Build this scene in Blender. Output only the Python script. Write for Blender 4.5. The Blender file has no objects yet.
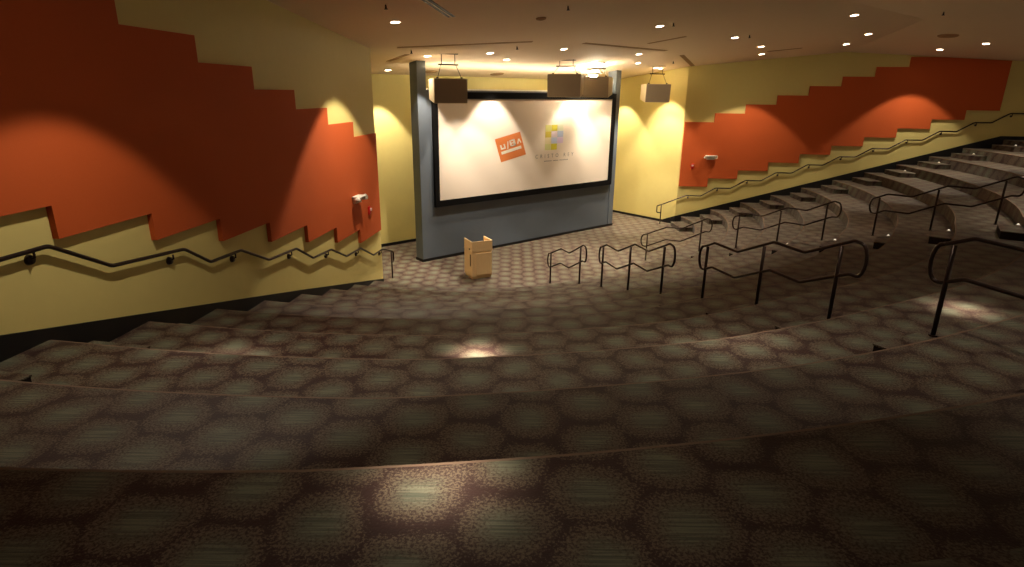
import bpy, bmesh, math, random
from mathutils import Vector, Matrix
random.seed(7)
S = bpy.context.scene
COL = S.collection
PI = math.pi
R_ = math.radians

# ---------------------------------------------------------------- camera, world, exposure
cam_d = bpy.data.cameras.new('camera'); cam = bpy.data.objects.new('camera', cam_d); COL.objects.link(cam)
cam_d.sensor_width = 36.0; cam_d.lens = 36.0 * 595.97 / 1024.0; cam_d.clip_start = 0.05; cam_d.clip_end = 200
cam.location = (-14.766, -8.430, 5.362)
cam.rotation_euler = (Matrix.Rotation(R_(-40.479), 4, 'Z') @ Matrix.Rotation(R_(90 - 17.793), 4, 'X') @ Matrix.Rotation(R_(0.649), 4, 'Z')).to_euler()
S.camera = cam
W = bpy.data.worlds.new('world'); S.world = W; W.use_nodes = True
W.node_tree.nodes['Background'].inputs[0].default_value = (1.0, 0.8, 0.6, 1)
W.node_tree.nodes['Background'].inputs[1].default_value = 0.12
S.view_settings.view_transform = 'Standard'; S.view_settings.look = 'None'
S.view_settings.gamma = 1; S.view_settings.use_curve_mapping = False
S.view_settings.exposure = 1.58
WARM = (1.0, 0.86, 0.68)
WALL_E = 195        # downlights grazing the walls
HOUSE_E = 200       # downlights over the seating
STAGE_E = 400

# ---------------------------------------------------------------- the room's plan
RISE = 0.347
AR, AL = R_(41.609), R_(47.13)
CR = Vector((7.055, 6.353)); CL = Vector((-6.894, 6.555))
DR = Vector((math.sin(AR), -math.cos(AR))); NR = Vector((-math.cos(AR), -math.sin(AR)))
DL = Vector((-math.sin(AL), -math.cos(AL))); NL = Vector((math.cos(AL), -math.sin(AL)))
YB = 10.511; SEND = 17.5
def wp(side, s, n=0.0):
    return CR + DR * s + NR * n if side > 0 else CL + DL * s + NL * n
OUT = [Vector((-6.894, YB)), CL, wp(-1, SEND), Vector((-12, -14)), Vector((12, -14)), wp(1, SEND), CR, Vector((7.055, YB))]
def zA(x, y): return 5.896 + 0.1269 * (YB - y)
APR = Vector((6.26, -1.9, zA(0, -1.9)))
def plane3(a, b, c):
    n = (b - a).cross(c - a)
    return lambda x, y: a.z - (n.x * (x - a.x) + n.y * (y - a.y)) / n.z
W1 = Vector((10.92, 2.0, zA(0, 2.0))); W2 = Vector((15.04, -2.64, 6.68))
zBr = plane3(W1, APR, W2)
mx = lambda v: Vector((-v.x, v.y, v.z))
zBl = plane3(mx(W1), mx(APR), mx(W2))
def zC(x, y): return APR.z + 0.035 * (y + 1.9)
PLN = [zA, zBr, zBl, zC]
def ceil_z(x, y): return min(f(x, y) for f in PLN)

# ---------------------------------------------------------------- helpers
def link(o): COL.objects.link(o); return o
def put(name, bm, mat, parent=None, smooth=False, label=None):
    me = bpy.data.meshes.new(name)
    bmesh.ops.recalc_face_normals(bm, faces=bm.faces)
    bm.to_mesh(me); bm.free()
    if mat:
        for m in (mat if isinstance(mat, (list, tuple)) else [mat]): me.materials.append(m)
    if smooth:
        for p in me.polygons: p.use_smooth = True
    o = link(bpy.data.objects.new(name, me))
    if parent: o.parent = parent
    if label: o['label'] = label
    return o
def struct(name, bm, mat, parent=None, smooth=False):
    o = put(name, bm, mat, parent, smooth)
    if not parent: o['kind'] = 'structure'
    return o
def empty(name, loc, rz=0, label='', cat='', group=None):
    o = link(bpy.data.objects.new(name, None)); o.empty_display_size = .1
    o.location = loc; o.rotation_euler = (0, 0, rz)
    o['label'] = label; o['category'] = cat
    if group: o['group'] = group
    return o
def tag(o, label, cat, group=None):
    o['label'] = label; o['category'] = cat
    if group: o['group'] = group
    return o
def box(bm, x0, x1, y0, y1, z0, z1, M=None, bev=0):
    r = bmesh.ops.create_cube(bm, size=1)
    T = Matrix.Translation(((x0+x1)/2, (y0+y1)/2, (z0+z1)/2)) @ Matrix.Diagonal((x1-x0, y1-y0, z1-z0, 1))
    if M: T = M @ T
    bmesh.ops.transform(bm, matrix=T, verts=r['verts'])
    if bev:
        es = list({e for v in r['verts'] for e in v.link_edges})
        bmesh.ops.bevel(bm, geom=es, offset=bev, segments=2, affect='EDGES', profile=.5)
    return r['verts']
def cyl(bm, r1, r2, z0, z1, M=None, seg=20):
    r = bmesh.ops.create_cone(bm, cap_ends=True, segments=seg, radius1=r1, radius2=r2, depth=z1-z0)
    T = Matrix.Translation((0, 0, (z0+z1)/2))
    if M: T = M @ T
    bmesh.ops.transform(bm, matrix=T, verts=r['verts'])
    return r['verts']
def prism(bm, pts, off):
    """polygon of 3-D points extruded by the vector off"""
    a = [bm.verts.new(p) for p in pts]; b = [bm.verts.new(Vector(p) + off) for p in pts]
    bm.faces.new(a); bm.faces.new(list(reversed(b)))
    n = len(a)
    for i in range(n): bm.faces.new((a[i], b[i], b[(i+1) % n], a[(i+1) % n]))
def tube(bm, pts, r, seg=10, cap=True):
    pts = [Vector(p) for p in pts]; n = len(pts); rings = []
    t0 = (pts[1]-pts[0]).normalized()
    up = Vector((0, 0, 1)) if abs(t0.z) < .9 else Vector((1, 0, 0))
    side = t0.cross(up).normalized()
    for i, p in enumerate(pts):
        if i == 0: t = (pts[1]-p)
        elif i == n-1: t = (p-pts[i-1])
        else: t = (pts[i+1]-p).normalized() + (p-pts[i-1]).normalized()
        t = t.normalized()
        side = (side - t * side.dot(t)).normalized(); u = t.cross(side)
        k = 1.0
        if 0 < i < n-1:
            c = max(.35, math.sqrt(max(0, (1 + (pts[i+1]-p).normalized().dot((p-pts[i-1]).normalized()))/2))); k = 1/c
        rings.append([bm.verts.new(p + (side*math.cos(a) + u*math.sin(a)) * r * (1 if k < 1.001 else min(k, 1.15)))
                      for a in [2*PI*j/seg for j in range(seg)]])
    for A, B in zip(rings, rings[1:]):
        for j in range(seg): bm.faces.new((A[j], A[(j+1) % seg], B[(j+1) % seg], B[j]))
    if cap: bm.faces.new(rings[0]); bm.faces.new(list(reversed(rings[-1])))
def rounded(pts, rad, n=5):
    """round the corners of a polyline"""
    pts = [Vector(p) for p in pts]; out = [pts[0]]
    for a, b, c in zip(pts, pts[1:], pts[2:]):
        l = min(rad, (a-b).length*.45, (c-b).length*.45)
        p = b + (a-b).normalized()*l; q = b + (c-b).normalized()*l
        for i in range(n+1):
            t = i/n; out.append(p*(1-t)**2 + b*2*t*(1-t) + q*t*t)
    out.append(pts[-1]); return out

# ---------------------------------------------------------------- materials
def nt(name):
    m = bpy.data.materials.new(name); m.use_nodes = True
    t = m.node_tree; return m, t, t.nodes['Principled BSDF']
def srgb(r, g, b):
    f = lambda c: (c/255/12.92) if c/255 <= .04045 else ((c/255+.055)/1.055)**2.4
    return (f(r), f(g), f(b), 1)
def paint(name, col, rough=.6, noise=.06, scale=30, metal=0, bump=0.0, spec=.3):
    m, t, b = nt(name)
    N = t.nodes.new; L = t.links.new
    tc = N('ShaderNodeTexCoord'); no = N('ShaderNodeTexNoise'); no.inputs['Scale'].default_value = scale; no.inputs['Detail'].default_value = 4
    L(tc.outputs['Object'], no.inputs['Vector'])
    mix = N('ShaderNodeMix'); mix.data_type = 'RGBA'
    mix.inputs['A'].default_value = tuple(c*(1-noise) for c in col[:3]) + (1,)
    mix.inputs['B'].default_value = tuple(min(1, c*(1+noise)) for c in col[:3]) + (1,)
    L(no.outputs['Fac'], mix.inputs['Factor']); L(mix.outputs['Result'], b.inputs['Base Color'])
    b.inputs['Roughness'].default_value = rough; b.inputs['Metallic'].default_value = metal
    b.inputs['Specular IOR Level'].default_value = spec
    if bump:
        bp = N('ShaderNodeBump'); bp.inputs['Strength'].default_value = bump; bp.inputs['Distance'].default_value = .005
        L(no.outputs['Fac'], bp.inputs['Height']); L(bp.outputs['Normal'], b.inputs['Normal'])
    return m
def emit(name, col, e):
    m, t, b = nt(name)
    b.inputs['Base Color'].default_value = col[:3] + (1,) if len(col) == 3 else col
    b.inputs['Emission Color'].default_value = tuple(col[:3]) + (1,); b.inputs['Emission Strength'].default_value = e
    return m
def wood(name, c1, c2, scale=3):
    m, t, b = nt(name); N = t.nodes.new; L = t.links.new
    tc = N('ShaderNodeTexCoord'); mp = N('ShaderNodeMapping'); mp.inputs['Scale'].default_value = (14, 14, 1.2)
    L(tc.outputs['Object'], mp.inputs['Vector'])
    no = N('ShaderNodeTexNoise'); no.inputs['Scale'].default_value = scale; no.inputs['Detail'].default_value = 8; no.inputs['Distortion'].default_value = .6
    L(mp.outputs['Vector'], no.inputs['Vector'])
    mix = N('ShaderNodeMix'); mix.data_type = 'RGBA'; mix.inputs['A'].default_value = c1; mix.inputs['B'].default_value = c2
    L(no.outputs['Fac'], mix.inputs['Factor']); L(mix.outputs['Result'], b.inputs['Base Color'])
    b.inputs['Roughness'].default_value = .4
    return m
def carpet(name, a, bb, ang, dark=1.0):
    """staggered oval medallions, finely striped inside, speckled at the rim, on a red-brown ground"""
    m, t, b = nt(name); N = t.nodes.new; L = t.links.new
    def math_(op, x, y=None, z=None):
        n = N('ShaderNodeMath'); n.operation = op
        for i, v in enumerate((x, y, z)):
            if v is None: continue
            if isinstance(v, (int, float)): n.inputs[i].default_value = v
            else: L(v, n.inputs[i])
        return n.outputs[0]
    tc = N('ShaderNodeTexCoord'); mp = N('ShaderNodeMapping'); mp.inputs['Rotation'].default_value = (0, 0, ang)
    L(tc.outputs['Object'], mp.inputs['Vector'])
    # gentle wobble
    wn = N('ShaderNodeTexNoise'); wn.inputs['Scale'].default_value = 3.0; wn.inputs['Detail'].default_value = 2
    L(mp.outputs['Vector'], wn.inputs['Vector'])
    sx = N('ShaderNodeSeparateXYZ'); L(mp.outputs['Vector'], sx.inputs[0])
    wob = math_('MULTIPLY', math_('SUBTRACT', wn.outputs['Fac'], .5), .16)
    oi = N('ShaderNodeObjectInfo')
    x = math_('ADD', math_('ADD', sx.outputs['X'], wob), math_('MULTIPLY', oi.outputs['Random'], 1.7)); y = math_('ADD', math_('ADD', sx.outputs['Y'], math_('MULTIPLY', oi.outputs['Random'], 3.1)), math_('ADD', wob, math_('MULTIPLY', sx.outputs['Z'], .7)))
    def cell(off):
        u = math_('SUBTRACT', math_('FRACT', math_('ADD', math_('DIVIDE', x, a), off)), .5)
        v = math_('SUBTRACT', math_('FRACT', math_('ADD', math_('DIVIDE', y, bb), off)), .5)
        u4 = math_('POWER', math_('ABSOLUTE', math_('MULTIPLY', u, 1.72)), 2.5); v4 = math_('POWER', math_('ABSOLUTE', v), 2.5)
        return math_('POWER', math_('ADD', u4, v4), 1/2.5)
    d = math_('MINIMUM', cell(0), cell(.5))
    sp = N('ShaderNodeTexNoise'); sp.inputs['Scale'].default_value = 64; sp.inputs['Detail'].default_value = 3; sp.inputs['Roughness'].default_value = .7
    L(mp.outputs['Vector'], sp.inputs['Vector'])
    spk = math_('SUBTRACT', sp.outputs['Fac'], .5)
    dd = math_('ADD', math_('ADD', d, math_('MULTIPLY', spk, .55)), math_('MULTIPLY', math_('SUBTRACT', wn.outputs['Fac'], .5), .22))
    rim = N('ShaderNodeMapRange'); rim.inputs['From Min'].default_value = .385; rim.inputs['From Max'].default_value = .47; L(dd, rim.inputs['Value'])   # 0 in medallion, 1 ground
    core = N('ShaderNodeMapRange'); core.inputs['From Min'].default_value = .12; core.inputs['From Max'].default_value = .34; L(dd, core.inputs['Value'])
    # stripes along the local x axis
    wv = N('ShaderNodeMapping'); wv.inputs['Scale'].default_value = (1.2, 38, 1); L(mp.outputs['Vector'], wv.inputs['Vector'])
    st = N('ShaderNodeTexNoise'); st.inputs['Scale'].default_value = 2.2; st.inputs['Detail'].default_value = 2; L(wv.outputs['Vector'], st.inputs['Vector'])
    def mixc(f, A, B):
        n = N('ShaderNodeMix'); n.data_type = 'RGBA'
        L(f, n.inputs['Factor'])
        for k, v in (('A', A), ('B', B)):
            if isinstance(v, tuple): n.inputs[k].default_value = v
            else: L(v, n.inputs[k])
        return n.outputs['Result']
    D = dark
    k = lambda r, g, b_: tuple(c*D for c in srgb(r, g, b_)[:3]) + (1,)
    stp = N('ShaderNodeMapRange'); stp.inputs['From Min'].default_value = .4; stp.inputs['From Max'].default_value = .6; L(st.outputs['Fac'], stp.inputs['Value'])
    corec = mixc(stp.outputs[0], k(122, 126, 106), k(172, 170, 142))
    sps = N('ShaderNodeMapRange'); sps.inputs['From Min'].default_value = .42; sps.inputs['From Max'].default_value = .58; L(sp.outputs['Fac'], sps.inputs['Value'])
    rimc = mixc(sps.outputs[0], k(160, 140, 116), k(92, 66, 54))
    gro = mixc(st.outputs['Fac'], k(66, 38, 32), k(94, 56, 48))
    c1 = mixc(core.outputs[0], corec, rimc)
    c2 = mixc(rim.outputs[0], c1, gro)
    L(c2, b.inputs['Base Color'])
    b.inputs['Roughness'].default_value = .6; b.inputs['Specular IOR Level'].default_value = .28
    b.inputs['Sheen Weight'].default_value = .08; b.inputs['Sheen Roughness'].default_value = .4
    bp = N('ShaderNodeBump'); bp.inputs['Strength'].default_value = .5; bp.inputs['Distance'].default_value = .006
    L(sp.outputs['Fac'], bp.inputs['Height']); L(bp.outputs['Normal'], b.inputs['Normal'])
    return m
M_YEL = paint('yellow paint', srgb(212, 196, 124), .55, .03, 6)
M_RED = paint('rust orange felt', srgb(188, 84, 34), .8, .05, 60, bump=.15)
M_CEIL = paint('ceiling paint', srgb(224, 202, 174), .8, .02, 4)
M_BLUE = paint('slate blue paint', srgb(96, 104, 113), .6, .04, 5)
M_BLK = paint('black rubber base', srgb(24, 22, 22), .5, .1, 40)
M_STEPSHADE = paint('shaded step face', srgb(44, 37, 34), .8, .15, 60)  # shade on the step faces put into a dark colour
M_METAL = paint('dark bronze steel', srgb(58, 46, 42), .32, .1, 20, metal=.75, spec=.5)
M_CARP = carpet('stage carpet', .74, .50, R_(40.5), .42)
M_CARPT = carpet('tier carpet', .84, .50, R_(40.5), .325)
M_NOSE = paint('carpet nosing highlight', srgb(104, 85, 70), .8, .25, 90)  # lighter band: edge highlight put into the carpet colour
M_SCREEN = paint('screen fabric', srgb(236, 222, 205), .7, .01, 2)
M_FRAME = paint('black velvet frame', srgb(14, 13, 13), .9, .1, 50, spec=.1)
M_WHITE = paint('white plastic', srgb(225, 220, 205), .4, .02, 10)
M_SPKW = paint('cream speaker cabinet', srgb(226, 208, 170), .5, .02, 10)
M_GRILL = paint('grey speaker grille', srgb(150, 136, 118), .55, .1, 300, metal=.1)
M_SLOT = paint('tan slot recess', srgb(158, 126, 90), .8, .05, 20)
M_SLOTD = paint('black slot diffuser', srgb(20, 18, 18), .5, .05, 20)
M_WOOD = wood('maple veneer', srgb(232, 192, 134), srgb(244, 212, 158))
M_WOODL = wood('pale maple edge', srgb(236, 204, 150), srgb(244, 216, 166))
M_STROBE = paint('red strobe housing', srgb(190, 28, 24), .35, .03, 10)
M_LENS = paint('clear strobe lens', srgb(235, 200, 195), .2, .02, 10)
M_LAMP = emit('lamp lens', (1.0, .86, .66), 9)
M_LAMPDIM = emit('dim lamp lens', (1.0, .86, .66), 3)
M_FLOOD = emit('flood lens', (1.0, .88, .66), 160)
M_UPLIGHT = emit('added uplight strip', (1.0, .86, .62), 20)  # glow of the unseen strip added to brighten the ceiling
M_STEPL = emit('step light lens', (1.0, .9, .75), .25)
M_TRIM = paint('white lamp trim', srgb(220, 200, 170), .4, .02, 10)

# ---------------------------------------------------------------- ceiling
def clip(poly, f):
    out = []
    for i, p in enumerate(poly):
        q = poly[(i+1) % len(poly)]; a, b = f(p), f(q)
        if a >= 0: out.append(p)
        if (a > 0 and b < 0) or (a < 0 and b > 0): out.append(p.lerp(q, a/(a-b)))
    return out
bm = bmesh.new()
big = [Vector((-20, -14.2)), Vector((20, -14.2)), Vector((20, 11)), Vector((-20, 11))]
for i, f in enumerate(PLN):
    poly = big
    for j, g in enumerate(PLN):
        if i != j: poly = clip(poly, lambda p: g(p.x, p.y) - f(p.x, p.y))
        if len(poly) < 3: break
    if len(poly) >= 3: prism(bm, [(p.x, p.y, f(p.x, p.y)) for p in poly], Vector((0, 0, .12)))
struct('ceiling', bm, M_CEIL)

# ---------------------------------------------------------------- walls
def wall(name, a, b, outward, mat, z0=-.1):
    n = max(2, int((b-a).length/.25)); bm = bmesh.new(); off = outward.normalized()*.25
    top = [(p.x, p.y, ceil_z(p.x, p.y)+.03) for p in [b.lerp(a, i/n) for i in range(n+1)]]
    prism(bm, [(a.x, a.y, z0), (b.x, b.y, z0)] + top, Vector((off.x, off.y, 0)))
    return struct(name, bm, mat)
wall('wall_left', CL, wp(-1, SEND), -NL, M_YEL)
wall('wall_right', CR, wp(1, SEND), -NR, M_YEL)
wall('wall_back', OUT[0], OUT[7], Vector((0, 1)), M_YEL)
wall('wall_return_right', CR, OUT[7], Vector((1, .0)), M_YEL)
wall('wall_return_left', CL, OUT[0], Vector((-1, .0)), M_YEL)
wall('wall_rear_left', OUT[2], OUT[3], Vector((-1, -1)), M_YEL)
wall('wall_rear_right', OUT[5], OUT[4], Vector((1, -1)), M_YEL)

# black bases
def base_poly(name, side, pts, th=.02):
    bm = bmesh.new(); N = NR if side > 0 else NL
    prism(bm, [(*(wp(side, s)), z) for s, z in pts], Vector((N.x*th, N.y*th, 0)))
    return struct(name, bm, M_BLK)
base_poly('baseboard_right', 1, [(0, -.02), (SEND, -.02), (SEND, 3.95), (11.95, 3.95), (0, .36)])
base_poly('baseboard_left', -1, [(0, -.02), (SEND, -.02), (SEND, 4.1), (15.2, 4.1), (11.17, 3.03), (5.0, 1.47), (0, .17)])
bm = bmesh.new()
prism(bm, [(7.055, 10.51, 0), (7.055, 6.35, 0), (7.055, 6.35, .36), (7.055, 7.0, .1), (7.055, 10.51, .1)], Vector((-.02, 0, 0)))
struct('baseboard_return', bm, M_BLK)
bm = bmesh.new(); box(bm, -6.89, 7.05, 10.49, 10.511, 0, .1); struct('baseboard_back', bm, M_BLK)

# ---------------------------------------------------------------- floor and tiers
bm = bmesh.new()
prism(bm, [(p.x, p.y, 0) for p in OUT], Vector((0, 0, -.15)))
struct('floor', bm, M_CARP)
def cen(k): return Vector((-.15 - .157*(k-1), 10.05))
def rad(k): return 8.33 + 1.258*(k-1) + (.22 if k == 11 else 0)
def delta(k, az):
    b = {8: .27, 9: .15, 10: .0, 11: 0}.get(k, .45)
    a = {10: .45, 11: .2}.get(k, .8)
    c = {7: .1, 8: .2, 9: .28, 10: .33}.get(k, 0)
    kn = [(-90, -c*.8), (-50, -c*.5 if k < 10 else -c), (-38, -c), (-27, -c*.5+b*.2), (-18, b), (15, a), (36, .5), (55, 0), (90, 0)]
    az = math.degrees(az)
    for (x0, y0), (x1, y1) in zip(kn, kn[1:]):
        if x0 <= az <= x1:
            t = (az-x0)/(x1-x0); return y0 + (y1-y0)*t
    return 0
def nose(k, az):
    r = rad(k) - delta(k, az); c = cen(k)
    return Vector((c.x + r*math.sin(az), c.y - r*math.cos(az)))
def end_az(k, side, n=-.06):
    """azimuth at which nosing k meets a side wall"""
    lo, hi = 0, side*R_(88)
    for _ in range(50):
        m = (lo+hi)/2; p = nose(k, m); c = CR if side > 0 else CL; N = NR if side > 0 else NL
        if (p-c).dot(N) > n and abs(m) < R_(88): lo = m
        else: hi = m
    return lo
NS = 160
arcs = {k: [nose(k, end_az(k, -1) + (end_az(k, 1)-end_az(k, -1))*i/NS) for i in range(NS+1)] for k in range(1, 12)}
def tier(k):
    bm = bmesh.new(); z1 = k*RISE; z0 = z1-RISE-.02; inn = arcs[k]
    if k < 11: out = arcs[k+1]
    out2 = None
    def V(p, z): return bm.verts.new((p.x, p.y, z))
    lip = .012
    ins = [p + (cen(k)-p).normalized()*lip for p in inn]
    if k == 11:
        poly = list(inn) + [wp(1, SEND, 0), Vector((12, -14)), Vector((-12, -14)), wp(-1, SEND, 0)]
        prism(bm, [(p.x, p.y, z1) for p in poly], Vector((0, 0, -.35-.02)))
        return bm
    # overlap 4 cm under the next riser
    out = [p + (p-cen(k)).normalized()*.04 for p in out]
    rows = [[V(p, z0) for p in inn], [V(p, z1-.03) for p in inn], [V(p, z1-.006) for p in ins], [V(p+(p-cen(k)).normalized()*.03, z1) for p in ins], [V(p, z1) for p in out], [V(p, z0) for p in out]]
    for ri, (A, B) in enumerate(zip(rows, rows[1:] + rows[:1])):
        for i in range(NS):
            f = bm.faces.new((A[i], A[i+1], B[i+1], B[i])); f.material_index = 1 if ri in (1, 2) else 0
    bm.faces.new([r[0] for r in rows]); bm.faces.new([r[-1] for r in reversed(rows)])
    return bm
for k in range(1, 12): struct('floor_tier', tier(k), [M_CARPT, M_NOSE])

# ---------------------------------------------------------------- half-height step blocks in the four aisles
ORD = ['', 'first', 'second', 'third', 'fourth', 'fifth', 'sixth', 'seventh', 'eighth', 'ninth', 'tenth', 'topmost']
def step_block(k, p0, p1, where, cat_group, light=False, lamp_at=.5, mat=None, dep=.46):
    """block in front of riser k between two plan points on the riser"""
    d = (p1-p0); w = d.length; d.normalize(); c = (p0+p1)/2
    nrm = Vector((d.y, -d.x))
    if (cen(k)-c).dot(nrm) < 0: nrm = -nrm
    z0 = (k-1)*RISE; h = RISE/2
    rz = math.atan2(d.y, d.x)
    t = empty('step_block', (c.x, c.y, z0), rz, '%s step block up from the stage %s' % (ORD[k], where), 'step', cat_group)
    s = 1 if Vector((-d.y, d.x)).dot(nrm) > 0 else -1
    bm = bmesh.new(); y0, y1 = sorted((-.06*s, dep*s))
    box(bm, -w/2, w/2, y0, y1, 0, h-.02); put('block_body', bm, mat or M_STEPSHADE, t, label='step face')  # shade painted dark, except on the carpeted right-wall blocks
    bm = bmesh.new(); y0, y1 = sorted((-.06*s, (dep+.012)*s))
    box(bm, -w/2-.008, w/2+.008, y0, y1, h-.02, h, bev=.006); put('carpet_tread', bm, M_CARPT, t, label='carpeted tread')
    if light:
        bm = bmesh.new(); M = Matrix.Translation(((lamp_at-.5)*w, .10*s, h))
        cyl(bm, .05, .042, 0, .022, M, 16); lp = put('step_light', bm, M_TRIM, t, True)
        bm = bmesh.new(); cyl(bm, .03, .016, .02, .045, M, 16); put('light_lens', bm, M_STEPL, lp, True, label='small lit lens')
    return t
def on_riser(k, az, half):
    c = nose(k, az); r = rad(k); da = half/r
    return nose(k, az-da), nose(k, az+da)
for k in range(1, 12):
    # right wall aisle
    e = end_az(k, 1, .25); e2 = end_az(k, 1, 1.4)
    step_block(k, nose(k, e2), nose(k, e), 'along the right-hand wall', 'step blocks beside the right wall', light=(k >= 8), mat=M_CARPT, dep=.55)
    e = end_az(k, -1, .12); e2 = end_az(k, -1, .85)
    if k >= 2: step_block(k, nose(k, e), nose(k, e2), 'along the left-hand wall', 'step blocks beside the left wall', dep=.40)
def bline(u):
    if u < 2: return Vector((-3.0, 3.62)).lerp(Vector((-3.56, 1.93)), u-1)
    return Vector((-4.13, .68)) + Vector((-.57, -1.258))*(u-3)
def aline(u):
    if u < 2: return Vector((1.3, 3.45)).lerp(Vector((2.0, 1.90)), u-1)
    return Vector((2.07, .69)) + Vector((.062, -1.213))*(u-3)
def az_of(k, p): v = p-cen(k); return math.atan2(v.x, -v.y)
for k in range(1, 12):
    a = az_of(k, aline(k)); p0, p1 = on_riser(k, a-.32/rad(k), .52)
    step_block(k, p0, p1, 'in the aisle of the farther freestanding handrails', 'step blocks in the right aisle', light=(k >= 4), lamp_at=.95, dep=.46 if k >= 7 else .34)
    a = az_of(k, bline(k)); p0, p1 = on_riser(k, a, .76)
    if k <= 10: step_block(k, p0, p1, 'in the aisle of the nearer freestanding handrails', 'step blocks in the centre aisle', dep=.40)

# ---------------------------------------------------------------- freestanding handrails
GAP = .42
def rail_profile(k0, k1):
    """(u, z) of the upper rail from just below post k0 to just above post k1"""
    P = []
    def zl(k): return k*RISE + .925
    if k0 == 1: P += [(.98, .90), (1.36, zl(1)-.07), (1.64, zl(1)-.07)]
    else: P += [(k0-.04, zl(k0-1)+RISE*(.39/.56)), (k0+.13, zl(k0)), (k0+.57, zl(k0))]
    for k in range(k0+1, k1+1):
        P += [(k+.13, zl(k))]
        if k < k1: P += [(k+.57, zl(k))]
    return P
def handrail(line, k0, k1, label, group):
    b = line(k0); zb = 0 if k0 == 1 else (k0-.5)*RISE
    t = empty('stair_handrail', (b.x, b.y, zb), 0, label, 'handrail', group)
    def W3(u, z): p = line(u); return Vector((p.x-b.x, p.y-b.y, z-zb))
    pr = rail_profile(k0, k1)
    up = [W3(u, z) for u, z in pr]; lo = [W3(u, z-GAP) for u, z in pr]
    e0 = [W3(pr[0][0]-.04, pr[0][1]-.02), W3(pr[0][0]-.04, pr[0][1]-GAP+.0)]
    e1 = [W3(pr[-1][0]+.08, pr[-1][1]-.015), W3(pr[-1][0]+.08, pr[-1][1]-GAP+.0)]
    loop = e0[::-1][:1] + [e0[0]] + up + e1 + lo[::-1] + [e0[1]]
    # start the closed loop in the middle of the first end
    mid = (e0[0]+e0[1])/2
    runs = rounded([e0[0]] + up + [e1[0]], .035, 3); runs2 = rounded([e1[1]] + lo[::-1] + [e0[1]], .035, 3)
    def arc(a, b, out, n=8):
        c = (a+b)/2; h = (a-b)/2; return [c + h*math.cos(PI*i/n) + out*math.sin(PI*i/n) for i in range(1, n)]
    o1 = (e1[0]-up[-1]); o1.z = 0; o1 = o1.normalized()*.10; o0 = (e0[0]-up[0]); o0.z = 0; o0 = o0.normalized()*.10
    pts = runs + arc(e1[0], e1[1], o1) + runs2 + arc(e0[1], e0[0], o0) + [runs[0] + (runs[1]-runs[0])*.5]
    bm = bmesh.new(); tube(bm, pts, .0215, 12); put('rail_loop', bm, M_METAL, t, True)
    for k in range(k0, k1+1):
        zz = 0 if k == 1 else (k-.5)*RISE
        ztop = .90 if k == 1 else (k-.5)*RISE + .99
        p = W3(k, 0); bm = bmesh.new()
        tube(bm, [(p.x, p.y, zz-zb-.01), (p.x, p.y, ztop-zb)], .0245, 14)
        po = put('post', bm, M_METAL, t, True)
        bm = bmesh.new(); cyl(bm, .045, .04, 0, .012, Matrix.Translation((p.x, p.y, zz-zb)), 18); put('base_flange', bm, M_METAL, po)
GB = 'freestanding handrails down the nearer aisle'; GA = 'freestanding handrails down the farther aisle'
handrail(bline, 1, 2, 'short two-post bronze handrail nearest the podium on the nearer aisle', GB)
handrail(bline, 3, 5, 'three-post bronze handrail just behind the short one near the podium, nearer aisle', GB)
handrail(bline, 6, 8, 'large three-post bronze handrail right of centre, in front of the farther rails', GB)
handrail(bline, 9, 10, 'largest, closest bronze handrail cut by the right edge of the view', GB)
handrail(aline, 1, 2, 'short two-post bronze handrail near the yellow corner at the foot of the farther aisle', GA)
handrail(aline, 3, 5, 'three-post bronze handrail in the middle of the farther aisle', GA)
handrail(aline, 6, 8, 'highest three-post bronze handrail of the farther aisle, near the right edge', GA)

# ---------------------------------------------------------------- wall handrails
def wall_rail(side, prof, brackets, label):
    N = NR if side > 0 else NL; th = .075
    b = wp(side, -.6, th)
    t = empty('wall_handrail', (b.x, b.y, 0), 0, label, 'handrail', 'handrails fixed to the side walls')
    def Q(s, z, n=th): p = wp(side, s, n); return Vector((p.x-b.x, p.y-b.y, z))
    pts = [Q(-.62, .48), Q(-.80, .50), Q(-.80, .78), Q(-.62, .84)] + [Q(s, z) for s, z in prof]
    bm = bmesh.new(); tube(bm, rounded(pts, .05, 4), .024, 12); put('rail', bm, M_METAL, t, True)
    bm = bmesh.new(); tube(bm, [Q(-.62, 0), Q(-.62, .84)], .024, 12); put('post', bm, M_METAL, t, True)
    for s, z in brackets:
        bm = bmesh.new()
        tube(bm, [Q(s, z-.015), Q(s, z-.075, th), Q(s, z-.10, .02)], .012, 8)
        M = Matrix.Translation(Q(s, z-.105, .012)) @ (N.to_3d().to_track_quat('Z', 'Y').to_matrix().to_4x4())
        cyl(bm, .058 if side < 0 else .038, .046 if side < 0 else .032, -.012, .022, M, 18)
        put('bracket', bm, M_METAL, t, True)
pr = []; br = []
for j in range(11):
    s = .37 + 1.168*j; z = 1.265 + .353*j
    pr += [(s, z), (s+.60, z)]; br.append((s+.08, z))
pr[-1] = (pr[-1][0]+.1, pr[-1][1])
wall_rail(1, pr, br, 'long dark zigzag handrail climbing the right yellow wall')
kl = [(.13, 1.09), (.87, 1.11), (1.77, 1.53), (2.7, 1.57), (3.54, 1.95), (4.45, 2.0), (5.14, 2.38), (6.2, 2.44), (7.02, 2.83), (7.85, 2.86), (8.4, 3.2), (9.72, 3.33), (10.5, 3.77), (11.3, 3.77), (12.1, 4.12), (13.0, 4.12)]
wall_rail(-1, kl, [(.25, 1.09), (1.95, 1.53), (3.7, 1.95), (5.35, 2.38), (7.2, 2.83), (8.65, 3.2), (10.68, 3.77), (12.3, 4.12)], 'long dark zigzag handrail along the left yellow wall')

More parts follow.
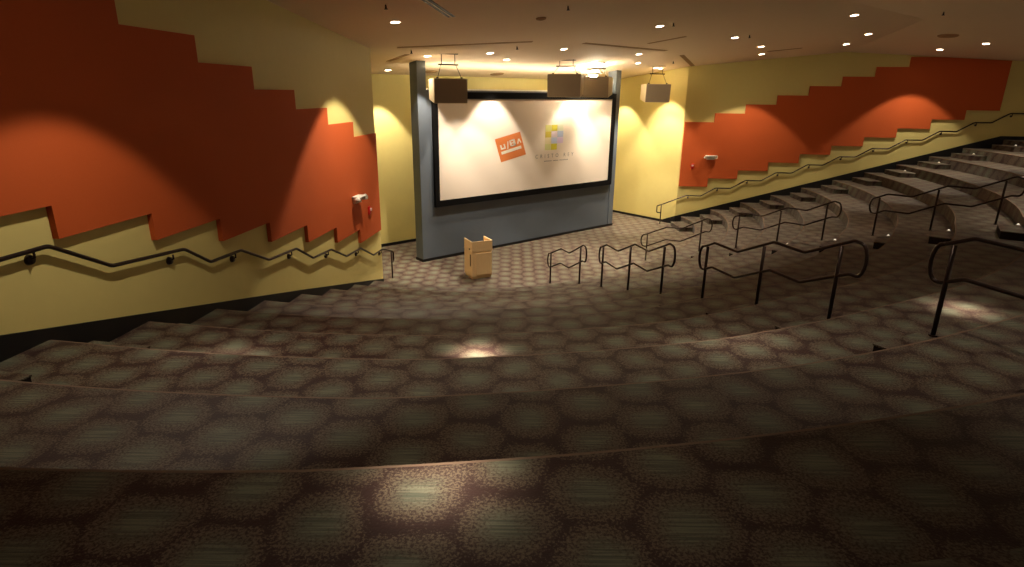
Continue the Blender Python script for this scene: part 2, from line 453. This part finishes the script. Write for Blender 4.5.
# ---------------------------------------------------------------- stepped rust panels
def panel(side, s_start, s0, run, nst, label, zt=4.28, zb=1.65):
    N = NR if side > 0 else NL; rise = .36
    o0 = wp(side, s_start)
    t = empty('wall_panel', (o0.x, o0.y, zb), 0, label, 'wall panel', 'stepped rust panels')
    # columns of (s, bottom, top); neighbours are joined into one slab
    colm = []
    for i in range(nst):
        a = s_start if i == 0 else s0 + i*run; b = s0 + (i+1)*run
        for j in range(4):
            sa, sb = a + (b-a)*j/4, a + (b-a)*(j+1)/4
            tops = []
            for s_ in (sa, sb):
                p = wp(side, s_); tops.append(min(zt+i*rise, ceil_z(p.x, p.y)-.015))
            colm.append((sa, sb, zb+i*rise, tops[0], tops[1]))
    bm = bmesh.new(); cache = {}
    def V(s_, z, d):
        key = (round(s_, 4), round(z, 4), d)
        if key not in cache:
            q = wp(side, s_, d); cache[key] = bm.verts.new((q.x-o0.x, q.y-o0.y, z-zb))
        return cache[key]
    T = .075
    def quad(a, b, c, d):
        if len({a, b, c, d}) == 4: bm.faces.new((a, b, c, d))
    for n, (sa, sb, z0, ta, tb) in enumerate(colm):
        for d in (0, T): quad(V(sa, z0, d), V(sb, z0, d), V(sb, tb, d), V(sa, ta, d))
        quad(V(sa, z0, 0), V(sb, z0, 0), V(sb, z0, T), V(sa, z0, T))
        quad(V(sa, ta, 0), V(sb, tb, 0), V(sb, tb, T), V(sa, ta, T))
        if n == 0: quad(V(sa, z0, 0), V(sa, ta, 0), V(sa, ta, T), V(sa, z0, T))
        if n == len(colm)-1: quad(V(sb, z0, 0), V(sb, tb, 0), V(sb, tb, T), V(sb, z0, T))
        else:
            nx = colm[n+1]
            if abs(nx[2]-z0) > 1e-4: quad(V(sb, z0, 0), V(sb, nx[2], 0), V(sb, nx[2], T), V(sb, z0, T))
            if abs(nx[3]-tb) > 1e-4: quad(V(sb, tb, 0), V(sb, nx[3], 0), V(sb, nx[3], T), V(sb, tb, T))
    put('felt_face', bm, M_RED, t)
panel(1, .03, .03, 1.163, 10, 'rust orange stepped panel on the far right yellow wall')
panel(-1, .14, .267, 1.4406, 11, 'huge rust orange stepped panel on the near left yellow wall')

# ---------------------------------------------------------------- screen wall
zt_ = lambda y: ceil_z(0, y)
YS = 7.878
bm = bmesh.new(); box(bm, -4.40, 4.42, YS, YS+.36, 0, 5.40); w = struct('wall_screen', bm, M_BLUE)
for x0, x1, nm in ((-4.71, -4.40, 'wall_fin_left'), (4.42, 4.71, 'wall_fin_right')):
    bm = bmesh.new(); prism(bm, [(x0, YS-.02, 0), (x0, YS+.40, 0), (x0, YS+.40, zt_(YS+.4)+.01), (x0, YS-.02, zt_(YS-.02)+.01)], Vector((x1-x0, 0, 0)))
    struct(nm, bm, M_BLUE)
bm = bmesh.new(); box(bm, -4.73, 4.73, YS-.035, YS-.018, 0, .09); box(bm, -4.73, -4.709, YS-.035, YS+.42, 0, .09); box(bm, 4.709, 4.73, YS-.035, YS+.42, 0, .09)
struct('baseboard_screen', bm, M_BLK)
scr = empty('projection_screen', (0, YS-.06, 1.77), 0, 'wide white projection screen in a black frame on the slate blue wall', 'projection screen')
def rel(o, fn, *a, **k): pass
fr = bmesh.new()
X0, X1, Z0, Z1 = -4.22, 4.40, 0, 3.58
ix0, ix1, iz0, iz1 = -4.05, 4.19, .20, 3.37
for a in ((X0, X1, Z0, iz0), (X0, X1, iz1, Z1), (X0, ix0, iz0, iz1), (ix1, X1, iz0, iz1)): box(fr, a[0], a[1], -.05, .055, a[2], a[3])
put('screen_frame', fr, M_FRAME, scr)
bm = bmesh.new(); box(bm, ix0-.01, ix1+.01, -.012, .02, iz0-.01, iz1+.01); cloth = put('screen_surface', bm, M_SCREEN, scr)
def flat(name, polys, mat, parent, y, th=.002, label=None):
    bm = bmesh.new()
    for P in polys: prism(bm, [(x, y, z-1.77) for x, z in P], Vector((0, -th, 0)))
    return put(name, bm, mat, parent, label=label)
M_ORG = paint('orange logo', srgb(214, 124, 66), .7, .02, 5)
logo = flat('square_logo', [[(-1.75, 3.83), (-.62, 4.05), (-.32, 3.25), (-1.47, 3.04)]], M_ORG, scr, -.0125, label='tilted orange square logo')
# white marks inside the tilted square (u along its top edge, v down its side)
o_, eu, ev = Vector((-1.75, 3.83)), Vector((1.13, .22)), Vector((.28, -.79))
def uv(u, v): p = o_ + eu*u + ev*v; return (p.x, p.y)
def q4(u0, v0, u1, v1): return [uv(u0, v0), uv(u1, v0), uv(u1, v1), uv(u0, v1)]
mk = [q4(.12, .30, .17, .50), q4(.17, .44, .26, .50), q4(.26, .30, .31, .50),
      [uv(.36, .54), uv(.40, .54), uv(.47, .24), uv(.43, .24)],
      q4(.50, .22, .70, .28), q4(.50, .22, .56, .50), q4(.64, .22, .72, .50), q4(.50, .44, .72, .50), q4(.54, .34, .70, .38),
      [uv(.78, .46), uv(.82, .46), uv(.88, .30), uv(.85, .26)], [uv(.86, .28), uv(.90, .26), uv(.95, .46), uv(.91, .46)],
      q4(.10, .58, .90, .70)]
flat('logo_marks', mk, M_WHITE, logo, -.0150, label='white letters')
cols = {(0, 0): (205, 200, 120), (1, 0): (202, 190, 60), (2, 0): (214, 214, 190), (0, 1): (206, 186, 70), (1, 1): (222, 206, 216), (2, 1): (170, 180, 205),
        (0, 2): (228, 214, 170), (1, 2): (196, 204, 226), (2, 2): (222, 200, 226), (0, 3): (216, 214, 150), (1, 3): (202, 190, 50), (2, 3): (226, 216, 196)}
mos = None
for (i, j), c in cols.items():
    if (i, j) == (2, 3): continue
    x = .60 + i*.31; z = 4.24 - j*.225
    m_ = paint('mosaic %d %d' % (i, j), srgb(*c), .7, .01, 5)
    if mos is None: mos = link(bpy.data.objects.new('mosaic_logo', None)); mos.parent = scr; mos['label'] = 'mosaic of yellow and lavender squares'
    flat('mosaic_square', [[(x, z), (x+.30, z), (x+.30, z-.22), (x, z-.22)]], m_, mos, -.0125)
def text(name, body, size, x, y, z, mat, parent, sp=1.0, ext=.001, align='CENTER'):
    cu = bpy.data.curves.new(name, 'FONT'); cu.body = body; cu.size = size; cu.align_x = align; cu.extrude = ext; cu.space_character = sp
    o = bpy.data.objects.new(name, cu); COL.objects.link(o)
    bpy.context.view_layer.update()
    me = bpy.data.meshes.new_from_object(o); bpy.data.objects.remove(o)
    o = link(bpy.data.objects.new(name, me)); me.materials.clear(); me.materials.append(mat)
    o.parent = parent; o.location = (x, y, z); o.rotation_euler = (PI/2, 0, 0); return o
M_TXT = paint('grey lettering', srgb(140, 130, 122), .7, .02, 5)
text('screen_lettering', 'CRISTO REY', .19, 1.12, -.014, 3.07-1.77, M_TXT, scr, 2.1)['label'] = 'grey spaced capital lettering'
bm = bmesh.new()
for i in range(22):
    if i in (7, 13): continue
    box(bm, .58+i*.057, .58+i*.057+.036, -.0145, -.0125, 2.93-1.77, 2.965-1.77)
put('lettering_underline', bm, M_TXT, scr)

# ---------------------------------------------------------------- podium
def podium():
    t = empty('podium', (-4.6, 5.32, 0), R_(-14.7), 'pale maple podium standing on the carpet before the slate blue screen wall', 'podium')
    w, d, h = .64, .62, 1.14
    # local: x across the front, y towards the screen (presenter side)
    bm = bmesh.new(); box(bm, .02, w-.02, .02, d-.02, 0, .06); put('plinth', bm, M_WOOD, t)
    bm = bmesh.new()
    box(bm, 0, w, 0, .03, .06, .84, bev=.003); box(bm, 0, .03, .03, d, .06, .84); box(bm, w-.03, w, .03, d, .06, .84); box(bm, .03, w-.03, .03, d, .06, .09); box(bm, .03, w-.03, d-.03, d, .5, .80)
    body = put('cabinet', bm, M_WOOD, t)
    bm = bmesh.new(); box(bm, -.012, w+.012, -.012, d+.01, .84, .862, bev=.003); put('worktop', bm, M_WOODL, t)
    bm = bmesh.new(); box(bm, -.012, w+.012, -.014, .014, .862, h, bev=.002); put('front_parapet', bm, M_WOOD, t)
    for x0 in (-.012, w-.014):
        bm = bmesh.new(); box(bm, x0, x0+.026, .014, d-.02, .862, h, bev=.002); put('side_parapet', bm, M_WOOD, t)
    bm = bmesh.new()
    box(bm, -.014, w+.014, -.016, .016, h, h+.012); box(bm, -.014, .016, .016, d-.02, h, h+.012); box(bm, w-.016, w+.014, .016, d-.02, h, h+.012)
    put('top_edge', bm, M_WOODL, t, label='pale top edge')
    bm = bmesh.new(); box(bm, .12, w-.02, -.032, 0, .12, .76, bev=.006); put('front_panel', bm, M_WOOD, t)
    bm = bmesh.new(); box(bm, .12, w-.02, -.036, 0, .76, .785, bev=.003); put('panel_ledge', bm, M_WOODL, t, label='pale ledge')
    M_DK = paint('dark slot', srgb(60, 34, 16), .8)
    bm = bmesh.new(); box(bm, -.006, .004, .10, .16, .38, .74); put('vent_slot', bm, M_DK, t, label='dark vertical slot')
    bm = bmesh.new(); M = Matrix.Translation((-.012, .16, .90)) @ Matrix.Rotation(PI/2, 4, 'Y'); cyl(bm, .03, .03, -.01, .01, M, 20); put('cable_hole', bm, M_DK, t, label='dark round hole')
    bm = bmesh.new(); box(bm, -.014, .0, .02, d-.05, .835, .868); put('side_moulding', bm, M_WOODL, t)
podium()

# ---------------------------------------------------------------- hanging speakers
def speaker(x, y, ztop, az, label, w=1.0, h=.69, d=.62, tilt=8, roll=0):
    zc = ceil_z(x, y)
    t = empty('hanging_speaker', (x, y, ztop-h), R_(az), label, 'speaker', 'loudspeakers hung above the screen')
    # local -y is the grille side
    bm = bmesh.new()
    f = [(-w/2, 0, 0), (w/2, 0, 0), (w/2, -.04, h), (-w/2, -.04, h)]
    k = .97
    b = [(-w/2*k, d, .10), (w/2*k, d, .10), (w/2*k, d, h-.02), (-w/2*k, d, h-.02)]
    vf = [bm.verts.new(p) for p in f]; vb = [bm.verts.new(p) for p in b]
    bm.faces.new(vf); bm.faces.new(vb[::-1])
    for i in range(4): bm.faces.new((vf[i], vb[i], vb[(i+1) % 4], vf[(i+1) % 4]))
    bmesh.ops.bevel(bm, geom=list(bm.edges), offset=.012, segments=2, affect='EDGES')
    cab = put('cabinet', bm, M_SPKW, t)
    bm = bmesh.new(); prism(bm, [(-w/2+.012, -.004, .012), (w/2-.012, -.004, .012), (w/2-.012, -.045, h-.012), (-w/2+.012, -.045, h-.012)], Vector((0, -.03, 0)))
    put('grille', bm, M_GRILL, t, label='grey front grille')
    M = Matrix.Rotation(-R_(az), 4, 'Z')
    zr = zc-(ztop-h)
    zbar = h + (zr-h)*.55
    for sx in (-.36, .36):
        bm = bmesh.new()
        cyl(bm, .035, .035, h-.01, h+.035, Matrix.Translation((sx*w, .08, 0)), 12)
        tube(bm, [(sx*w, .08, h), (sx*w*.62, .2, zbar)], .008, 8)
        put('hanging_cable', bm, M_METAL, t)
    bm = bmesh.new(); box(bm, -.30*w, .30*w, .18, .22, zbar-.02, zbar+.02)
    for sx in (-.2, .2): tube(bm, [(sx*w, .2, zbar), (sx*w, .2, zr+.01)], .011, 8)
    box(bm, -.28*w, .28*w, .14, .26, zr-.03, zr-.005)
    put('rigging_bar', bm, M_METAL, t)
speaker(-4.43, 6.5, 5.72, -18, 'box speaker hung left of the others, above the left end of the screen')
speaker(.12, 6.45, 5.96, -60, 'box speaker hung second from left, tight beside the third above the screen', w=1.15, d=.45, h=.74)
speaker(1.72, 6.55, 5.91, -68, 'box speaker hung third from left, above the screen top right corner', w=1.08, d=.45)
speaker(5.33, 6.5, 5.73, -33, 'box speaker hung rightmost, before the yellow wall beyond the screen')

# ---------------------------------------------------------------- emergency lights and strobes
def emergency(side, s, z, label):
    N = NR if side > 0 else NL; p = wp(side, s, .075)
    rz = math.atan2(N.y, N.x) + PI/2            # local -y faces the room
    t = empty('emergency_light', (p.x, p.y, z), rz, label, 'emergency light', 'twin-head emergency lights')
    bm = bmesh.new(); box(bm, -.16, .16, -.10, .0, -.07, .07, bev=.015); put('housing', bm, M_WHITE, t)
    for sx in (-1, 1):
        bm = bmesh.new(); M = Matrix.Translation((sx*.21, -.15, .03)) @ Matrix.Rotation(R_(70), 4, 'X') @ Matrix.Rotation(R_(-20*sx), 4, 'Y')
        cyl(bm, .045, .075, -.07, .07, M, 20); tube(bm, [(sx*.12, -.06, 0), (sx*.19, -.12, .02)], .015, 8)
        hd = put('lamp_head', bm, M_WHITE, t, True)
        bm = bmesh.new(); cyl(bm, .062, .062, .068, .076, M, 20); put('lamp_lens', bm, M_GRILL, hd, label='dark glass lens')
    bm = bmesh.new(); box(bm, -.20, .20, -.22, 0, .07, .10, bev=.006); put('top_shelf', bm, M_WHITE, t)
emergency(-1, 1.92, 2.80, 'white twin-head emergency light on the left rust panel')
emergency(1, 1.19, 2.86, 'white twin-head emergency light on the right rust panel')
def strobe(side, s, z, label):
    N = NR if side > 0 else NL; p = wp(side, s, .075); rz = math.atan2(N.y, N.x) + PI/2
    t = empty('fire_strobe', (p.x, p.y, z), rz, label, 'fire alarm', 'red fire alarm strobes')
    bm = bmesh.new(); box(bm, -.06, .06, -.05, 0, -.10, .10, bev=.01); put('housing', bm, M_STROBE, t)
    bm = bmesh.new(); box(bm, -.035, .035, -.085, -.045, -.01, .06, bev=.012); put('strobe_lens', bm, M_LENS, t, label='clear pinkish lens')
strobe(-1, 1.03, 2.37, 'small red fire alarm strobe on the left rust panel near its stage edge')
strobe(1, .5, 2.50, 'small red fire alarm strobe on the right rust panel near its stage edge')

# ---------------------------------------------------------------- ceiling fittings
def ceil_M(x, y):
    e = .05; z = ceil_z(x, y)
    n = Vector((-(ceil_z(x+e, y)-ceil_z(x-e, y))/(2*e), -(ceil_z(x, y+e)-ceil_z(x, y-e))/(2*e), 1)).normalized()
    return Matrix.Translation((x, y, z)) @ n.to_track_quat('Z', 'Y').to_matrix().to_4x4()
def spot(name, x, y, z, e, half, blend, parent=None, rad_=.05, col=WARM, aim=None, core=0.0, corew=5):
    d = bpy.data.lights.new(name, 'SPOT'); d.energy = e; d.color = col; d.spot_size = R_(half*2); d.spot_blend = blend; d.shadow_soft_size = rad_
    o = link(bpy.data.objects.new(name, d)); o.location = (x, y, z)
    d.use_nodes = True; T = d.node_tree; N = T.nodes.new; L = T.links.new
    em = [n for n in T.nodes if n.type == 'EMISSION'][0]
    tc = N('ShaderNodeTexCoord'); sx = N('ShaderNodeSeparateXYZ'); L(tc.outputs['Normal'], sx.inputs[0])
    def m_(op, a, b=0.0):
        n = N('ShaderNodeMath'); n.operation = op
        for i, v in enumerate((a, b)):
            if isinstance(v, (int, float)): n.inputs[i].default_value = v
            else: L(v, n.inputs[i])
        return n.outputs[0]
    cs = m_('ABSOLUTE', sx.outputs['Z'])
    skirt = m_('POWER', cs, 1.5)
    corev = m_('MULTIPLY', m_('EXPONENT', m_('MULTIPLY', m_('SUBTRACT', cs, 1.0), 1/(1-math.cos(R_(corew))))), core)
    L(m_('ADD', skirt, corev), em.inputs['Strength'])
    if aim: o.rotation_euler = (Vector(aim)-Vector((x, y, z))).to_track_quat('-Z', 'Y').to_euler()
    if parent: o.parent = parent; o.matrix_parent_inverse = parent.matrix_world.inverted()
    return o
def downlight(x, y, e, half, blend, where, lens=None, rad_=.045, r=.10, core=0.0, corew=5):
    M = ceil_M(x, y); z = M.translation.z
    t = empty('ceiling_downlight', (x, y, z), 0, 'round recessed ceiling downlight ' + where, 'ceiling light', 'recessed downlights')
    Ml = Matrix.Translation((-x, -y, -z)) @ M
    bm = bmesh.new()
    n = 28; ring = []
    for rr, zz in ((r*1.22, -.001), (r*1.2, -.010), (r, -.012), (r*.98, -.003)):
        ring.append([bm.verts.new(Ml @ Vector((rr*math.cos(2*PI*i/n), rr*math.sin(2*PI*i/n), zz))) for i in range(n)])
    for A, B in zip(ring, ring[1:]+ring[:1]):
        for i in range(n): bm.faces.new((A[i], A[(i+1) % n], B[(i+1) % n], B[i]))
    put('trim_ring', bm, M_TRIM, t, True)
    bm = bmesh.new(); cyl(bm, r*.97, r*.97, -.008, -.002, Ml, 28); put('lamp_lens', bm, lens or M_LAMP, t, label='glowing lens')
    s = spot('lamp', 0, 0, -.05, e, half, blend, None, rad_, core=core, corew=corew); s.parent = t
    return t
near_wall = [
 (-1, 2.58, 1.5, 'nearest the stage end of the left wall', 1.7, 0), (-1, 10.3, 1.7, 'beside the left wall above the near steps', .58, 7),
 (1, 2.3, 1.75, 'beside the right wall above its emergency light', 1, 0), (1, 8.4, 1.5, 'beside the upper part of the right wall', .9, 2)]
for side, s, n_, wh, k, co in near_wall:
    p = wp(side, s, n_); downlight(p.x, p.y, WALL_E*k, 45, .2, wh, core=co)
stage_l = [(-4.65, 9.69, 'over the gap behind the left end of the screen wall', .9, 38), (-1.95, 6.98, 'first from left washing the screen', .8, 38), (1.92, 6.98, 'second from left washing the screen', .8, 38),
 (5.75, 7.0, 'washing the right end of the screen', .9, 38), (-4.8, 7.1, 'washing the left end of the screen', .8, 38), (6.2, 9.45, 'in the far corner right of the screen wall', .9, 38), (6.15, 7.05, 'above the right return wall', .9, 38),
 (-3.23, 6.19, 'first of the row just before the screen', .8, 42), (-1.39, 5.0, 'before the middle of the screen', 1.0, 28), (2.01, 4.91, 'before the screen right half, nearer the seating', 1.0, 28), (3.75, 6.31, 'before the screen right half, close to the screen', .8, 42)]
for x, y, wh, k, h in stage_l: downlight(x, y, STAGE_E*k, h, .3, wh)
house = [(-1.24, 1.72, 'over the foot of the nearer aisle', 2.4), (2.69, 1.91, 'over the foot of the farther aisle', 1), (5.43, 2.53, 'third from the right wall over the lower tiers', .6), 
 (3.08, -1.23, 'highest of those before the ceiling fold', .8), (7.1, -.13, 'just below the ceiling fold', .5), (8.59, 1.1, 'near the ceiling fold and the right wall', .35)]
for x, y, wh, k in house: downlight(x, y, HOUSE_E*k, 42 if x < 3 else 28, .9, wh, core=1.0, corew=8)
for x, y, wh, k in ((10.83, -2.4, 'beyond the ceiling fold on the right', .6),):
    downlight(x, y, HOUSE_E*k, 42, .9, wh, core=1.0, corew=8)
def hot(x, y, e, core, cw, wh, half=42):
    downlight(x, y, e, half, .9, wh, rad_=.03, core=core, corew=cw)
hot(-10.9, -3.3, 60, 55, 3.0, 'out of view above the bright spot at the tier edge')
hot(-13.35, -6.2, 25, 24, 5, 'out of view above the camera tier')
hot(-5.7, -6.7, 60, 22, 4, 'out of view above the upper centre aisle')
hot(-8.8, -5.2, 75, 5, 9, 'out of view above the middle of the tiers')
hot(6.5, -6.8, 380, 6, 5, 'added out of view over the right tiers', 48)  # unseen lamp added to light the right treads more than the risers
hot(12.5, -5.0, 300, 3, 5, 'added out of view over the top right tiers', 48)  # unseen lamp added for overhead light on the top right treads
hot(3.5, -6.3, 170, 3, 6, 'added out of view over the farther aisle', 34)  # unseen lamp added to lift the treads by the farther aisle
hot(-8.3, -8.9, 60, 6, 8, 'out of view behind the nearest handrail')
hot(-6.8, .3, 170, 1, 9, 'added out of view over the lower left tiers')  # unseen lamp added as broad fill for the mid tiers and podium

# uplight strip added to brighten the ceiling, then the flood fitting over the screen
t = empty('added_uplight', (0, YS+.30, 5.40), 0, 'added low uplight strip lying on top of the slate blue screen wall', 'added uplight')
bm = bmesh.new(); box(bm, -4.2, 4.2, -.07, -.05, 0, .045); box(bm, -4.2, 4.2, -.05, .05, 0, .02); put('tray', bm, M_WHITE, t)
bm = bmesh.new(); box(bm, -4.15, 4.15, -.035, .035, .02, .035); put('light_strip', bm, M_UPLIGHT, t, label='glowing strip')
t = empty('flood_light', (2.35, 7.2, 5.98), 0, 'glaring white flood light fitting under the ceiling above the screen', 'flood light')
bm = bmesh.new(); box(bm, -.75, .55, -.03, .03, .06, .10, bev=.01); put('mounting_bar', bm, M_WHITE, t)
bm = bmesh.new(); cyl(bm, .17, .24, 0, .12, None, 24); put('lamp_housing', bm, M_WHITE, t, True)
bm = bmesh.new(); cyl(bm, .2, .17, .118, .16, None, 24); cyl(bm, .10, .16, -.05, .002, None, 24); put('lamp_lens', bm, M_FLOOD, t, label='glaring lens')
bm = bmesh.new(); tube(bm, [(-.3, 0, .1), (-.3, 0, ceil_z(2.05, 7.2)-5.98)], .012, 8); tube(bm, [(.3, 0, .1), (.3, 0, ceil_z(2.65, 7.2)-5.98)], .012, 8); put('hanger', bm, M_METAL, t)

def slot(name, a, b, w, mat, label, cat, double=False):
    a = Vector(a); b = Vector(b); c = (a+b)/2; d = b-a; l = d.length; rz = math.atan2(d.y, d.x)
    M = ceil_M(c.x, c.y)
    t = empty(name, M.translation, 0, label, cat)
    q = Matrix.Translation(-M.translation)
    def P(u, v, dz):
        p = c + d.normalized()*u + Vector((-d.y, d.x)).normalized()*v
        return (p.x-M.translation.x, p.y-M.translation.y, ceil_z(p.x, p.y)-M.translation.z+dz)
    def bar(v0, v1, z0, z1):
        bm = bmesh.new()
        vs = [[bm.verts.new(P(u, v, z)) for (u, v) in ((-l/2, v0), (l/2, v0), (l/2, v1), (-l/2, v1))] for z in (z0, z1)]
        bm.faces.new(vs[0]); bm.faces.new(vs[1][::-1])
        for i in range(4): bm.faces.new((vs[0][i], vs[0][(i+1) % 4], vs[1][(i+1) % 4], vs[1][i]))
        return bm
    if double:
        put('slot', bar(-w/2, -w*.08, -.008, .004), M_SLOTD, t); put('slot', bar(w*.08, w/2, -.008, .004), M_SLOTD, t)
        put('divider', bar(-w*.08, w*.08, -.012, .004), M_TRIM, t)
    else:
        put('slot', bar(-w/2, w/2, -.006, .004), mat, t); put('slot_lip', bar(w/2, w/2+.02, -.012, .004), M_CEIL, t)
slot('air_slot', (-6.29, 6.22), (-3.17, 4.42), .15, M_SLOT, 'longest tan air slot in the ceiling, left of the screen centre', 'air slot')
slot('air_slot', (-1.5, 4.1), (2.44, 4.16), .15, M_SLOT, 'long tan air slot in the ceiling, right of the screen centre', 'air slot')
slot('air_slot', (.63, 3.5), (.86, 2.36), .15, M_SLOT, 'short tan air slot beyond the long right one, towards the seating', 'air slot')
slot('air_slot', (-5.46, 8.2), (-5.51, 7.02), .15, M_SLOT, 'short slanting air slot above the left end of the screen wall', 'air slot')
slot('air_slot', (3.93, 4.58), (7.14, 6.24), .15, M_SLOT, 'dark air slot reaching the yellow return wall corner', 'air slot')
slot('air_slot', (6.86, 3.06), (7.58, 2.16), .15, M_SLOT, 'faint short air slot close to the right wall', 'air slot')
slot('linear_diffuser', (-8.2, 1.85), (-6.88, 2.87), .16, M_SLOTD, 'black twin-slot linear diffuser at the top edge of the view', 'air diffuser', double=True)
def disc(name, x, y, r, label, cat, mat, group=None):
    M = ceil_M(x, y); t = empty(name, M.translation, 0, label, cat, group); Ml = Matrix.Translation(-M.translation) @ M
    bm = bmesh.new(); cyl(bm, r*.9, r, -.03, .004, Ml, 24); put('outer_ring', bm, mat, t)
    bm = bmesh.new(); cyl(bm, r*.5, r*.6, -.045, -.028, Ml, 24); put('centre_disc', bm, mat, t)
disc('round_diffuser', -3.06, 9.65, .26, 'round ceiling diffuser behind the left end of the screen wall', 'air diffuser', M_SLOT)
disc('round_diffuser', -.15, 9.68, .26, 'round ceiling diffuser behind the middle of the screen wall', 'air diffuser', M_SLOT)
disc('round_diffuser', -4.91, 2.22, .12, 'small round ceiling plate between the twin-slot diffuser and the lamps', 'ceiling plate', M_SLOT)
disc('round_diffuser', 8.95, -1.8, .30, 'dark ceiling diffuser beyond the ceiling fold on the right', 'air diffuser', M_SLOT)
sprk = [(-5.16, 1.14, 'near the top edge above the screen'), (-8.66, 2.48, 'at the upper left of the ceiling'), (-3.16, 5.07, 'beside the long left air slot'), (-5.74, 6.43, 'below the left end of the longest slot'),
        (-1.25, 1.31, 'beside the downlight over the nearer aisle'), (2.73, 1.47, 'beside the downlight over the farther aisle'), (4.9, 5.6, 'above the return wall'), (4.29, -2.9, 'beyond the ceiling fold')]
def sprinkler(x, y, wh):
    M = ceil_M(x, y); t = empty('sprinkler_head', M.translation, 0, 'tiny dark sprinkler head on the ceiling ' + wh, 'sprinkler', 'ceiling sprinklers'); Ml = Matrix.Translation(-M.translation) @ M
    bm = bmesh.new(); cyl(bm, .035, .05, -.012, .004, Ml, 16); put('cover_plate', bm, M_TRIM, t)
    bm = bmesh.new(); cyl(bm, .022, .014, -.085, -.01, Ml, 12); cyl(bm, .035, .035, -.095, -.085, Ml, 12); put('nozzle', bm, M_METAL, t)
for a in sprk: sprinkler(*a)
